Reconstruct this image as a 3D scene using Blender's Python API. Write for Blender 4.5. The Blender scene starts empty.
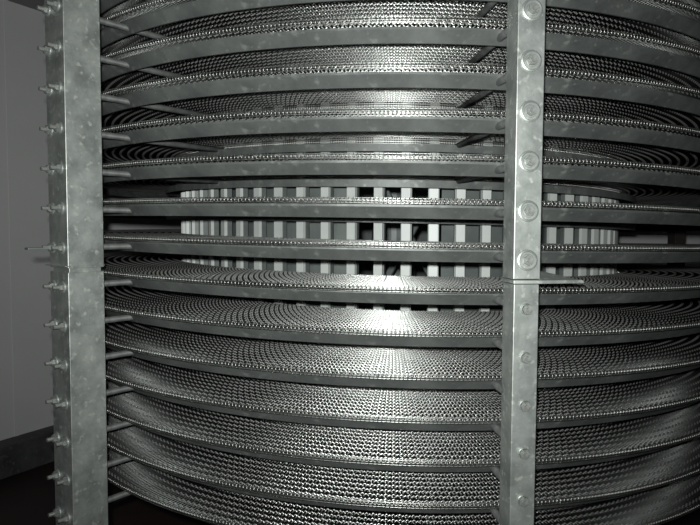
import bpy, math, random
from mathutils import Vector, Matrix
random.seed(7)
R2 = math.radians
C = bpy.context.scene.collection

# ------------------------------------------------------------------ camera, light, exposure
D = 3.0                       # camera to the spiral's axis
CAM_Z = 1.50
F_PX = 600.0
YAW, PITCH, ROLL = R2(4.17), R2(3.0), R2(0.25)
cam_d = bpy.data.cameras.new('camera'); cam = bpy.data.objects.new('camera', cam_d); C.objects.link(cam)
cam_d.sensor_width = 36.0; cam_d.lens = F_PX / 700.0 * 36.0; cam_d.clip_start = 0.05
CAM_M = (Matrix.Translation((0, -D, CAM_Z)) @ Matrix.Rotation(YAW, 4, 'Z') @
         Matrix.Rotation(math.pi/2 - PITCH, 4, 'X') @ Matrix.Rotation(ROLL, 4, 'Z'))
cam.matrix_world = CAM_M
bpy.context.scene.camera = cam

w = bpy.data.worlds.new('world'); bpy.context.scene.world = w; w.use_nodes = True
w.node_tree.nodes['Background'].inputs[0].default_value = (0.6, 0.7, 0.75, 1)
w.node_tree.nodes['Background'].inputs[1].default_value = 0.004

# the camera's own flash: a small lamp just above and left of the lens
fl_d = bpy.data.lights.new('camera_flash', 'SPOT'); fl = bpy.data.objects.new('camera_flash', fl_d); C.objects.link(fl)
fl_d.energy = 190; fl_d.color = (0.97, 1.0, 0.98)
fl_d.shadow_soft_size = 0.018; fl_d.spot_size = R2(105); fl_d.spot_blend = 1.0
fl.matrix_world = CAM_M @ Matrix.Translation((-0.03, 0.06, 0.03)) @ Matrix.Rotation(R2(6), 4, 'X')

vs = bpy.context.scene.view_settings
vs.view_transform = 'Standard'; vs.look = 'None'; vs.gamma = 1.0; vs.exposure = 0.0
vs.use_curve_mapping = False

# ------------------------------------------------------------------ materials
def new_mat(name):
    m = bpy.data.materials.new(name); m.use_nodes = True
    return m, m.node_tree, m.node_tree.nodes['Principled BSDF']

def mottled(name, c1, c2, scale=14, rough=0.5, metal=0.3, c3=None, bump=0.0, stretch=(1,1,1), spec=0.5):
    m, nt, b = new_mat(name)
    tc = nt.nodes.new('ShaderNodeTexCoord'); mp = nt.nodes.new('ShaderNodeMapping')
    mp.inputs['Scale'].default_value = stretch
    nt.links.new(tc.outputs['Object'], mp.inputs[0])
    n1 = nt.nodes.new('ShaderNodeTexNoise'); n1.inputs['Scale'].default_value = scale
    n1.inputs['Detail'].default_value = 7; n1.inputs['Roughness'].default_value = 0.65
    nt.links.new(mp.outputs[0], n1.inputs['Vector'])
    cr = nt.nodes.new('ShaderNodeValToRGB')
    cr.color_ramp.elements[0].position = 0.34; cr.color_ramp.elements[0].color = (*c1, 1)
    cr.color_ramp.elements[1].position = 0.66; cr.color_ramp.elements[1].color = (*c2, 1)
    nt.links.new(n1.outputs[0], cr.inputs[0])
    out = cr.outputs[0]
    if c3:
        n2 = nt.nodes.new('ShaderNodeTexNoise'); n2.inputs['Scale'].default_value = scale*4.2
        n2.inputs['Detail'].default_value = 4
        nt.links.new(mp.outputs[0], n2.inputs['Vector'])
        r2 = nt.nodes.new('ShaderNodeValToRGB')
        r2.color_ramp.elements[0].position = 0.58; r2.color_ramp.elements[0].color = (0,0,0,1)
        r2.color_ramp.elements[1].position = 0.70; r2.color_ramp.elements[1].color = (1,1,1,1)
        nt.links.new(n2.outputs[0], r2.inputs[0])
        mx = nt.nodes.new('ShaderNodeMixRGB'); mx.inputs[2].default_value = (*c3, 1)
        nt.links.new(r2.outputs[0], mx.inputs[0]); nt.links.new(out, mx.inputs[1])
        out = mx.outputs[0]
    nt.links.new(out, b.inputs['Base Color'])
    b.inputs['Roughness'].default_value = rough; b.inputs['Metallic'].default_value = metal
    b.inputs['Specular IOR Level'].default_value = spec
    if bump:
        bp = nt.nodes.new('ShaderNodeBump'); bp.inputs['Strength'].default_value = bump
        bp.inputs['Distance'].default_value = 0.004
        nt.links.new(n1.outputs[0], bp.inputs['Height']); nt.links.new(bp.outputs[0], b.inputs['Normal'])
    return m

M_POST = mottled('galvanised_post', (.25,.272,.258), (.50,.527,.50), 13, .47, .68, (.60,.62,.58), .35)
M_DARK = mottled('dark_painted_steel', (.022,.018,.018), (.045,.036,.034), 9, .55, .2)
M_RAIL = mottled('galvanised_rail', (.070,.076,.073), (.135,.145,.138), 9, .5, .3, (.18,.19,.18), .15)
M_ARM  = mottled('arm_steel', (.07,.075,.072), (.15,.155,.15), 30, .6, .3)
M_BOLT = mottled('zinc_bolt', (.17,.18,.17), (.34,.35,.33), 60, .5, .5)
M_WIRE = mottled('stainless_wire', (.56,.57,.54), (.80,.81,.78), 6, .30, .74)
M_ROD  = mottled('rod_steel', (.05,.052,.05), (.085,.088,.085), 6, .36, 1.0)
M_EDGE = mottled('belt_edge_steel', (.40,.41,.39), (.62,.62,.59), 20, .36, 1.0)
M_SLAT = mottled('white_plastic', (.42,.44,.42), (.50,.52,.50), 5, .42, 0.0)
M_DRUM = mottled('drum_steel', (.10,.115,.11), (.19,.21,.20), 8, .5, .3)
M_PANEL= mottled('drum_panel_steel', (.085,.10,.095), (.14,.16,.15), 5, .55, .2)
M_WALL = mottled('insulated_panel', (.60,.60,.60), (.64,.64,.635), 1.6, .6, 0.0, spec=.3)
M_CEIL = mottled('ceiling_panel', (.22,.22,.22), (.28,.28,.275), 2, .7, 0.0)
M_CURB = mottled('dark_curb', (.035,.035,.036), (.08,.08,.08), 9, .6, 0.0, (.11,.11,.10), .3)
M_FLOOR= mottled('rusty_floor', (.008,.005,.005), (.030,.014,.012), 3.5, .6, 0.0, bump=.3)

# ------------------------------------------------------------------ helpers
class MB:
    def __init__(s): s.v = []; s.f = []
    def add(s, vs_, fs):
        o = len(s.v); s.v += [tuple(p) for p in vs_]; s.f += [tuple(i+o for i in f) for f in fs]
    def box(s, x0, x1, y0, y1, z0, z1, M=None):
        p = [Vector((x, y, z)) for z in (z0, z1) for (x, y) in ((x0,y0),(x1,y0),(x1,y1),(x0,y1))]
        if M: p = [M @ q for q in p]
        s.add(p, [(3,2,1,0),(4,5,6,7),(0,1,5,4),(1,2,6,5),(2,3,7,6),(3,0,4,7)])
    def prism(s, poly, z0, z1, M=None):
        n = len(poly)
        p = [Vector((x, y, z0)) for x, y in poly] + [Vector((x, y, z1)) for x, y in poly]
        if M: p = [M @ q for q in p]
        s.add(p, [tuple(range(n-1,-1,-1)), tuple(range(n, 2*n))] + [(i,(i+1)%n,n+(i+1)%n,n+i) for i in range(n)])
    def cyl(s, a, b, r, n=10, r2=None):
        a = Vector(a); b = Vector(b); d = (b-a).normalized(); r2 = r if r2 is None else r2
        u = d.orthogonal().normalized(); w_ = d.cross(u)
        p = [a + (u*math.cos(t)+w_*math.sin(t))*r for t in [2*math.pi*i/n for i in range(n)]]
        p += [b + (u*math.cos(t)+w_*math.sin(t))*r2 for t in [2*math.pi*i/n for i in range(n)]]
        s.add(p, [tuple(range(n-1,-1,-1)), tuple(range(n,2*n))] + [(i,(i+1)%n,n+(i+1)%n,n+i) for i in range(n)])
    def mesh(s, name, m):
        me = bpy.data.meshes.new(name); me.from_pydata(s.v, [], s.f); me.materials.append(m); me.update()
        return me
    def build(s, name, m, parent=None, smooth=False, bevel=0):
        me = s.mesh(name, m)
        if smooth: me.shade_smooth()
        o = bpy.data.objects.new(name, me); C.objects.link(o)
        if parent: o.parent = parent
        if bevel:
            md = o.modifiers.new('bevel', 'BEVEL'); md.width = bevel; md.segments = 2; md.limit_method = 'ANGLE'
        return o
def empty(name, loc=(0,0,0), rz=0):
    o = bpy.data.objects.new(name, None); C.objects.link(o); o.location = loc; o.rotation_euler = (0,0,rz)
    o.empty_display_size = .1
    return o
def tag(o, label, cat, group=None):
    o['label'] = label; o['category'] = cat
    if group: o['group'] = group
    return o
def struct(o): o['kind'] = 'structure'; return o
def inst(me, name, parent, loc=(0,0,0), rz=0):
    o = bpy.data.objects.new(name, me); C.objects.link(o); o.parent = parent
    o.location = loc; o.rotation_euler = (0,0,rz)
    return o

# ------------------------------------------------------------------ the room
fw = Vector((-math.sin(YAW), math.cos(YAW), 0)); rt = Vector((math.cos(YAW), math.sin(YAW), 0))
def plan(x, d): return Vector((0, -D, 0)) + rt*x + fw*d        # metres right of and ahead of the camera
CEIL = 2.84; CURB_Z = 0.25; FLOOR = 0.07
dcurb = (CAM_Z-CURB_Z)*F_PX/213
P0 = plan((0-350)/F_PX*dcurb, dcurb)
wd = (rt*math.sin(R2(31)) + fw*math.cos(R2(31))).normalized()   # direction of the left wall
wn = Vector((wd.y, -wd.x, 0))                                   # towards the room
def wall_box(name, a, d, n, s0, s1, z0, z1, t, m):
    mb = MB(); p = [a+d*s0, a+d*s1, a+d*s1-n*t, a+d*s0-n*t]
    mb.prism([(q.x, q.y) for q in p][::-1] if (d.cross(n)).z > 0 else [(q.x, q.y) for q in p], z0, z1)
    return struct(mb.build(name, m))
# the far wall crosses behind the machine
B0 = Vector((0, 1.98, 0)); bd = Vector((1,0,0)); bn = Vector((0,-1,0))
s_corner = (B0.y-P0.y)/wd.y
corner = P0 + wd*s_corner
wall_box('wall_left', P0, wd, wn, -3.2, s_corner+.1, FLOOR, CEIL, .12, M_WALL)
wall_box('wall_back', Vector((corner.x, B0.y, 0)), bd, bn, -.1, 4.6-corner.x, FLOOR, CEIL, .12, M_WALL)
wall_box('wall_right', Vector((3.6, B0.y, 0)), Vector((0,-1,0)), Vector((-1,0,0)), 0, 6.2, FLOOR, CEIL, .12, M_WALL)
wall_box('baseboard_left', P0 + wn*.13, wd, wn, -3.2, s_corner-.12, FLOOR, CURB_Z, .13, M_CURB)
wall_box('baseboard_back', Vector((corner.x+.16, B0.y-.13, 0)), bd, bn, 0, 3.4-corner.x, FLOOR, CURB_Z, .13, M_CURB)
mb = MB(); mb.box(-4.6, 4.2, -4.2, 2.2, -.06, FLOOR); struct(mb.build('floor', M_FLOOR))
mb = MB(); mb.box(-4.6, 4.2, -4.2, 2.2, CEIL, CEIL+.12); struct(mb.build('ceiling', M_CEIL))
# raised joint between two wall panels
th = math.atan((12-350)/F_PX)
ray = (fw*math.cos(th) + rt*math.sin(th)); o2 = P0 - Vector((0,-D,0))
sj = (ray.x*o2.y - ray.y*o2.x) / (wd.x*ray.y - wd.y*ray.x)
wall_box('trim_1', P0 + wn*.004, wd, wn, sj-.012, sj+.012, CURB_Z, CEIL, .004, M_WALL)

# ------------------------------------------------------------------ spiral geometry
R_OUT, R_IN, R_RAIL, R_RAIL_IN, R_DRUM = 1.47, 1.045, 1.438, 1.085, 1.017
PITCH_Z = 0.1128
ZB = 1.472                                     # belt top of tier 0 at the front
TIERS = list(range(-8, 8))                     # tier -8 is the topmost
def tz(k): return ZB - k*PITCH_Z
def hz(phi): return -PITCH_Z*phi/(2*math.pi)    # helix, phi from the front, positive to the right
def pol(r, phi, z=0): return Vector((r*math.sin(phi), -r*math.cos(phi), z))

# ------------------------------------------------------------------ belt
NR = 840
def wire_ring(mb, r, z, wr, amp, n, dr=0.0, phase=0, wave=0):
    base = len(mb.v)
    for i in range(n+1):
        ph = -math.pi + 2*math.pi*i/n
        up = PAT[wave][(i + phase) % 4]
        sp, cp = math.sin(ph), math.cos(ph); h = hz(ph) + z + amp*up; r_ = r + dr*up
        for (a, b) in SEC:
            q = r_ + a*wr
            mb.v.append((q*sp, -q*cp, h + b*wr))
    for i in range(n):
        for k in range(5):
            a = base+i*5+k; b = base+i*5+(k+1)%5
            mb.f.append((a, b, b+5, a+5))
PAT = ((0, 1, 0, -1), (-1, 1, -1, 1))
SEC = [(math.cos(2*math.pi*k/5), math.sin(2*math.pi*k/5)) for k in range(5)]
def belt_mesh():
    mb = MB()
    for i in range(NR):                         # cross rods
        ph = -math.pi + 2*math.pi*(i+.5)/NR
        mb.cyl(pol(R_IN, ph, hz(ph)-.007), pol(R_OUT, ph, hz(ph)-.007), .0026, 6)
    nrod = len(mb.f)
    rows = 14
    for j in range(rows):                       # woven rows: two wires crossing between the rods like a chain
        r = R_IN + .010 + (R_OUT-R_IN-.036)*j/(rows-1)
        wire_ring(mb, r, -.007, .0018, .0044, NR*2, .0, 0)
        wire_ring(mb, r+.005, -.007, .0018, .0044, NR*2, .0, 2)
    me = mb.mesh('belt_tier', M_WIRE); me.materials.append(M_ROD)
    me.polygons.foreach_set('material_index', [1]*nrod + [0]*(len(mb.f)-nrod)); me.shade_smooth(); return me
def edge_mesh():
    mb = MB()
    for i in range(NR):                         # side links, one over each rod
        ph = -math.pi + 2*math.pi*(i+.5)/NR
        mb.cyl(pol(R_OUT, ph, hz(ph)-.0135), pol(R_OUT, ph, hz(ph)), .0013, 5)
    for z, am in ((-.001, .0008), (-.0075, .0012), (-.0135, .0008)):
        wire_ring(mb, R_OUT-.002, z, .0014, am, NR*2, .0012, 0, 1)
    wire_ring(mb, R_OUT-.014, -.007, .0018, .0045, NR*2, .0)
    for i in range(NR):                         # links hanging along the inner edge
        ph = -math.pi + 2*math.pi*(i+.5)/NR
        mb.cyl(pol(R_IN, ph, hz(ph)-.036), pol(R_IN, ph, hz(ph)-.004), .0016, 5)
    for z in (-.014, -.021, -.028, -.035):
        wire_ring(mb, R_IN, z, .0018, .0012, NR*2, .0012, 0, 1)
    me = mb.mesh('side_links', M_EDGE); me.shade_smooth(); return me
belt = tag(empty('conveyor_belt', (0,0,tz(7))),
           'long stainless wire mesh belt winding around the drum in stacked tiers', 'conveyor belt')
bm_, em_ = belt_mesh(), edge_mesh()
for k in TIERS:
    t = inst(bm_, 'belt_tier', belt, (0,0,tz(k)-tz(7)))
    inst(em_, 'side_links', t)

# ------------------------------------------------------------------ rails under each tier
def ring(profile, a0=-math.pi, a1=math.pi, n=180):
    mb = MB(); m = len(profile)
    for i in range(n+1):
        ph = a0 + (a1-a0)*i/n
        for (r, z) in profile: mb.v.append(tuple(pol(r, ph, z+hz(ph))))
    for i in range(n):
        for k in range(m):
            a = i*m+k; b = i*m+(k+1)%m
            mb.f.append((a, b, b+m, a+m))
    mb.f.append(tuple(range(m))[::-1]); mb.f.append(tuple(n*m+k for k in range(m)))
    return mb
RT = -.0155
prof_out = [(R_RAIL, RT), (R_RAIL, RT-.006), (R_RAIL-.022, RT-.035), (R_RAIL-.027, RT-.035), (R_RAIL-.006, RT-.006), (R_RAIL-.012, RT)]
prof_in  = [(R_RAIL_IN, -.034), (R_RAIL_IN, -.058), (R_RAIL_IN-.006, -.058), (R_RAIL_IN-.006, -.034)]
me_ro = ring(prof_out).mesh('outer_rail', M_RAIL); me_ri = ring(prof_in, n=140).mesh('inner_rail', M_RAIL)
LAB = {
 -7: 'grey steel track ring cut off by the top edge, seen only near the top corners',
 -6: 'grey steel track ring arching just under the top edge of the photo',
 -5: 'grey steel track ring, fourth one up from the ring topping the tall white slat gap',
 -4: 'grey steel track ring, third one up from the ring topping the tall white slat gap',
 -3: 'grey steel track ring, second one up from the ring topping the tall white slat gap',
 -2: 'grey steel track ring with a row of short white slat ends showing right beneath it',
 -1: 'nearly level grey steel track ring along the top of the tall white slat gap',
  0: 'nearly level grey steel track ring along the bottom of the tall white slat gap',
  1: 'grey steel track ring just below the splice plate of the right post',
  2: 'grey steel track ring, second one below the splice plate of the right post',
  3: 'grey steel track ring, third one below the splice plate of the right post',
  4: 'grey steel track ring, fourth one below the splice plate of the right post',
  5: 'narrow looking grey track ring, fifth one below the splice plate, partly hidden by belt',
  6: 'narrow looking grey track ring, sixth one below the splice plate, second from the floor',
  7: 'lowest steel track ring, shadowed under the bottom belt tier above the dark floor'}
for k in TIERS:
    if k == -8: continue
    t = tag(empty('belt_track', (0,0,tz(k))), LAB[k], 'track', 'steel track rings of the spiral')
    inst(me_ro, 'outer_rail', t); inst(me_ri, 'inner_rail', t)

# ------------------------------------------------------------------ posts, arms, bolts
def hexa(r): return [(r*math.cos(math.pi/3*i), r*math.sin(math.pi/3*i)) for i in range(6)]
def washer_mesh(r, t=.003):
    mb = MB(); n = 28
    prof = [(r,0),(r*.97,-t),(r*.84,-t*1.5),(r*.76,-t*.7),(r*.60,-t*.7),(r*.54,-t*1.4)]
    for i in range(n):
        a = 2*math.pi*i/n
        mb.v += [(q*math.cos(a), y, q*math.sin(a)) for q, y in prof]
    m = len(prof)
    for i in range(n):
        for k in range(m-1):
            a, b = i*m+k, ((i+1)%n)*m+k
            mb.f.append((a, a+1, b+1, b))
    mb.f.append(tuple(i*m+m-1 for i in range(n))); mb.f.append(tuple(i*m for i in range(n))[::-1])
    return mb.mesh('washer', M_POST)
def bolt_mesh(r, h, stub, rs):
    mb = MB()
    M = Matrix.Rotation(R2(90), 4, 'X')
    mb.prism(hexa(r), 0, h, M); mb.prism(hexa(r*.8), h, h*1.25, M)
    mb.cyl((0,-h,0),(0,-h-stub,0), rs, 10)
    return mb.mesh('bolt', M_BOLT)
def post(phi, Rp, width, depth, label, big_until, r_big, r_small, tabs=(), cap=True, wall_t=.006, stub=.006, w_up=0, bolt_r=.012, mat=None, bolt_x=(0,)):
    # local frame: -y points outward from the axis, x to the right seen from outside
    root = tag(empty('support_post', tuple(pol(Rp, phi))+(), phi), label, 'post')
    zs = 1.385
    hw = width/2
    for (z0, z1, g) in ((zs+.006, 2.55, w_up), (FLOOR+.012, zs-.006, 0)):
        mb = MB(); mb.box(-hw-g, hw+g, 0, depth, z0, z1)
        mb.build('upper_column' if z0 > 1 else 'lower_column', mat or M_POST, root, bevel=.0015)
    for nm, M_, poly, z0, z1 in tabs:
        mb = MB(); mb.prism(poly, z0, z1); mb.build(nm, M_, root, bevel=.001)
    mb = MB(); mb.box(-hw-.04, hw+.04, -.04, depth+.04, FLOOR, FLOOR+.012); mb.build('foot_plate', M_POST, root)
    wb, wsml = washer_mesh(r_big), washer_mesh(r_small)
    bb = bolt_mesh(bolt_r, .009, stub, .006)
    arm = MB(); arm.cyl((0, depth-.01, 0), (0, Rp-R_RAIL_IN+.03, 0), .0095, 12)
    arm_me = arm.mesh('support_arm', M_ARM); arm_me.shade_smooth()
    for k in TIERS:
        if k == -8: continue
        z = tz(k) + hz(phi) - .034
        wm = wb if z > big_until else wsml
        for bx in bolt_x:
            wo = inst(wm, 'washer', root, (bx, 0, z))
            bo = inst(bb, 'bolt', wo, (0, -.002, 0)); bo.rotation_euler = (0, random.random(), 0)
        inst(arm_me, 'support_arm', root, (0, 0, z))
    return root
PH_R, PH_L, PH_B = R2(10.85), R2(-35.65), R2(105.3)
plate_r = [(-.034,-.008),(.032,-.012),(.135,-.004),(.036,.07),(-.034,.07)]
right_post = post(PH_R, 1.625, .060, .068, 'grey galvanised post crossing in front of the spiral, with round washers facing the camera',
     1.40, .025, .014, [('splice_plate', M_POST, plate_r, 1.381, 1.389)], w_up=.002)
gus = MB()
gp = [(.030,-.011,1.389), (.137,-.004,1.387), (.033,.095,1.413)]
gus.add([(x,y,z-.005) for x,y,z in gp] + gp, [(2,1,0),(3,4,5),(0,1,4,3),(1,2,5,4),(2,0,3,5)])
gus.build('gusset', M_POST, right_post)
hw = .057
post(PH_L, 1.65, .114, .106, 'wide mottled grey post at the left with a row of bolts along its edge',
     9, .02, .018, [('splice_plate', M_POST, [(-hw+.01,.006),(hw-.006,.006),(hw-.006,.100),(-hw+.01,.100)], 1.372, 1.395),
                    ('splice_flange', M_POST, [(-hw-.012,-.008),(hw+.002,-.008),(hw+.002,.108),(-hw-.012,.108)], 1.3955, 1.3985),
                    ('tab', M_DRUM, [(-hw-.0,-.07),(-hw+.025,-.07),(-hw+.03,0),(-hw-.0,0)], 1.443, 1.449)], stub=.018, bolt_r=.013, bolt_x=(-.036, .022))
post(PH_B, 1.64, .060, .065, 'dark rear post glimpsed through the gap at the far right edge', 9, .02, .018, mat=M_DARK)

# ------------------------------------------------------------------ drum
drum = tag(empty('drive_drum', (0,0,0)), 'round drum cage of upright white slats in the middle of the spiral', 'drum')
NS = 70
mb = MB(); mb.box(-.0145, .0145, 0, .012, .40, 2.50); me_s = mb.mesh('slat', M_SLAT)
mb = MB(); mb.box(-.018, .018, .012, .030, .40, 2.50); me_b = mb.mesh('slat_bar', M_DRUM)
for i in range(NS):
    ph = 2*math.pi*i/NS + .038
    s = inst(me_s, 'slat', drum, tuple(pol(R_DRUM, ph)), ph - R2(10))
    inst(me_b, 'slat_bar', s)
def hoop(r0, r1, z0, z1, a0=-math.pi, a1=math.pi, n=96):
    mb = MB()
    for i in range(n+1):
        ph = a0+(a1-a0)*i/n
        for (r, z) in ((r0,z0),(r1,z0),(r1,z1),(r0,z1)): mb.v.append(tuple(pol(r, ph, z)))
    for i in range(n):
        for k in range(4):
            a = i*4+k; b = i*4+(k+1)%4; mb.f.append((a,b,b+4,a+4))
    mb.f += [(3,2,1,0), tuple(n*4+k for k in range(4))]
    return mb
for z in (.40, .95, 1.86, 2.44): hoop(.935, .98, z, z+.05).build('hoop', M_DRUM, drum)
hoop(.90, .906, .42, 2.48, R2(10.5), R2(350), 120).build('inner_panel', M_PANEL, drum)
mb = MB(); mb.cyl((0,0,FLOOR), (0,0,2.6), .11, 28); mb.build('shaft', M_DRUM, drum, smooth=False)
for a in range(6):
    for z in (.43, 2.45):
        mb = MB(); M = Matrix.Rotation(a*math.pi/3, 4, 'Z'); mb.box(.10, .945, -.02, .02, z, z+.03, M); mb.build('spoke', M_DRUM, drum)
for (a, z0, z1) in ((R2(4), 1.15, 1.75), (R2(7), 1.75, 1.15)):
    mb = MB(); mb.cyl(pol(.66, a-.25, z0), pol(.66, a+.25, z1), .014, 8); mb.build('brace', M_PANEL, drum)
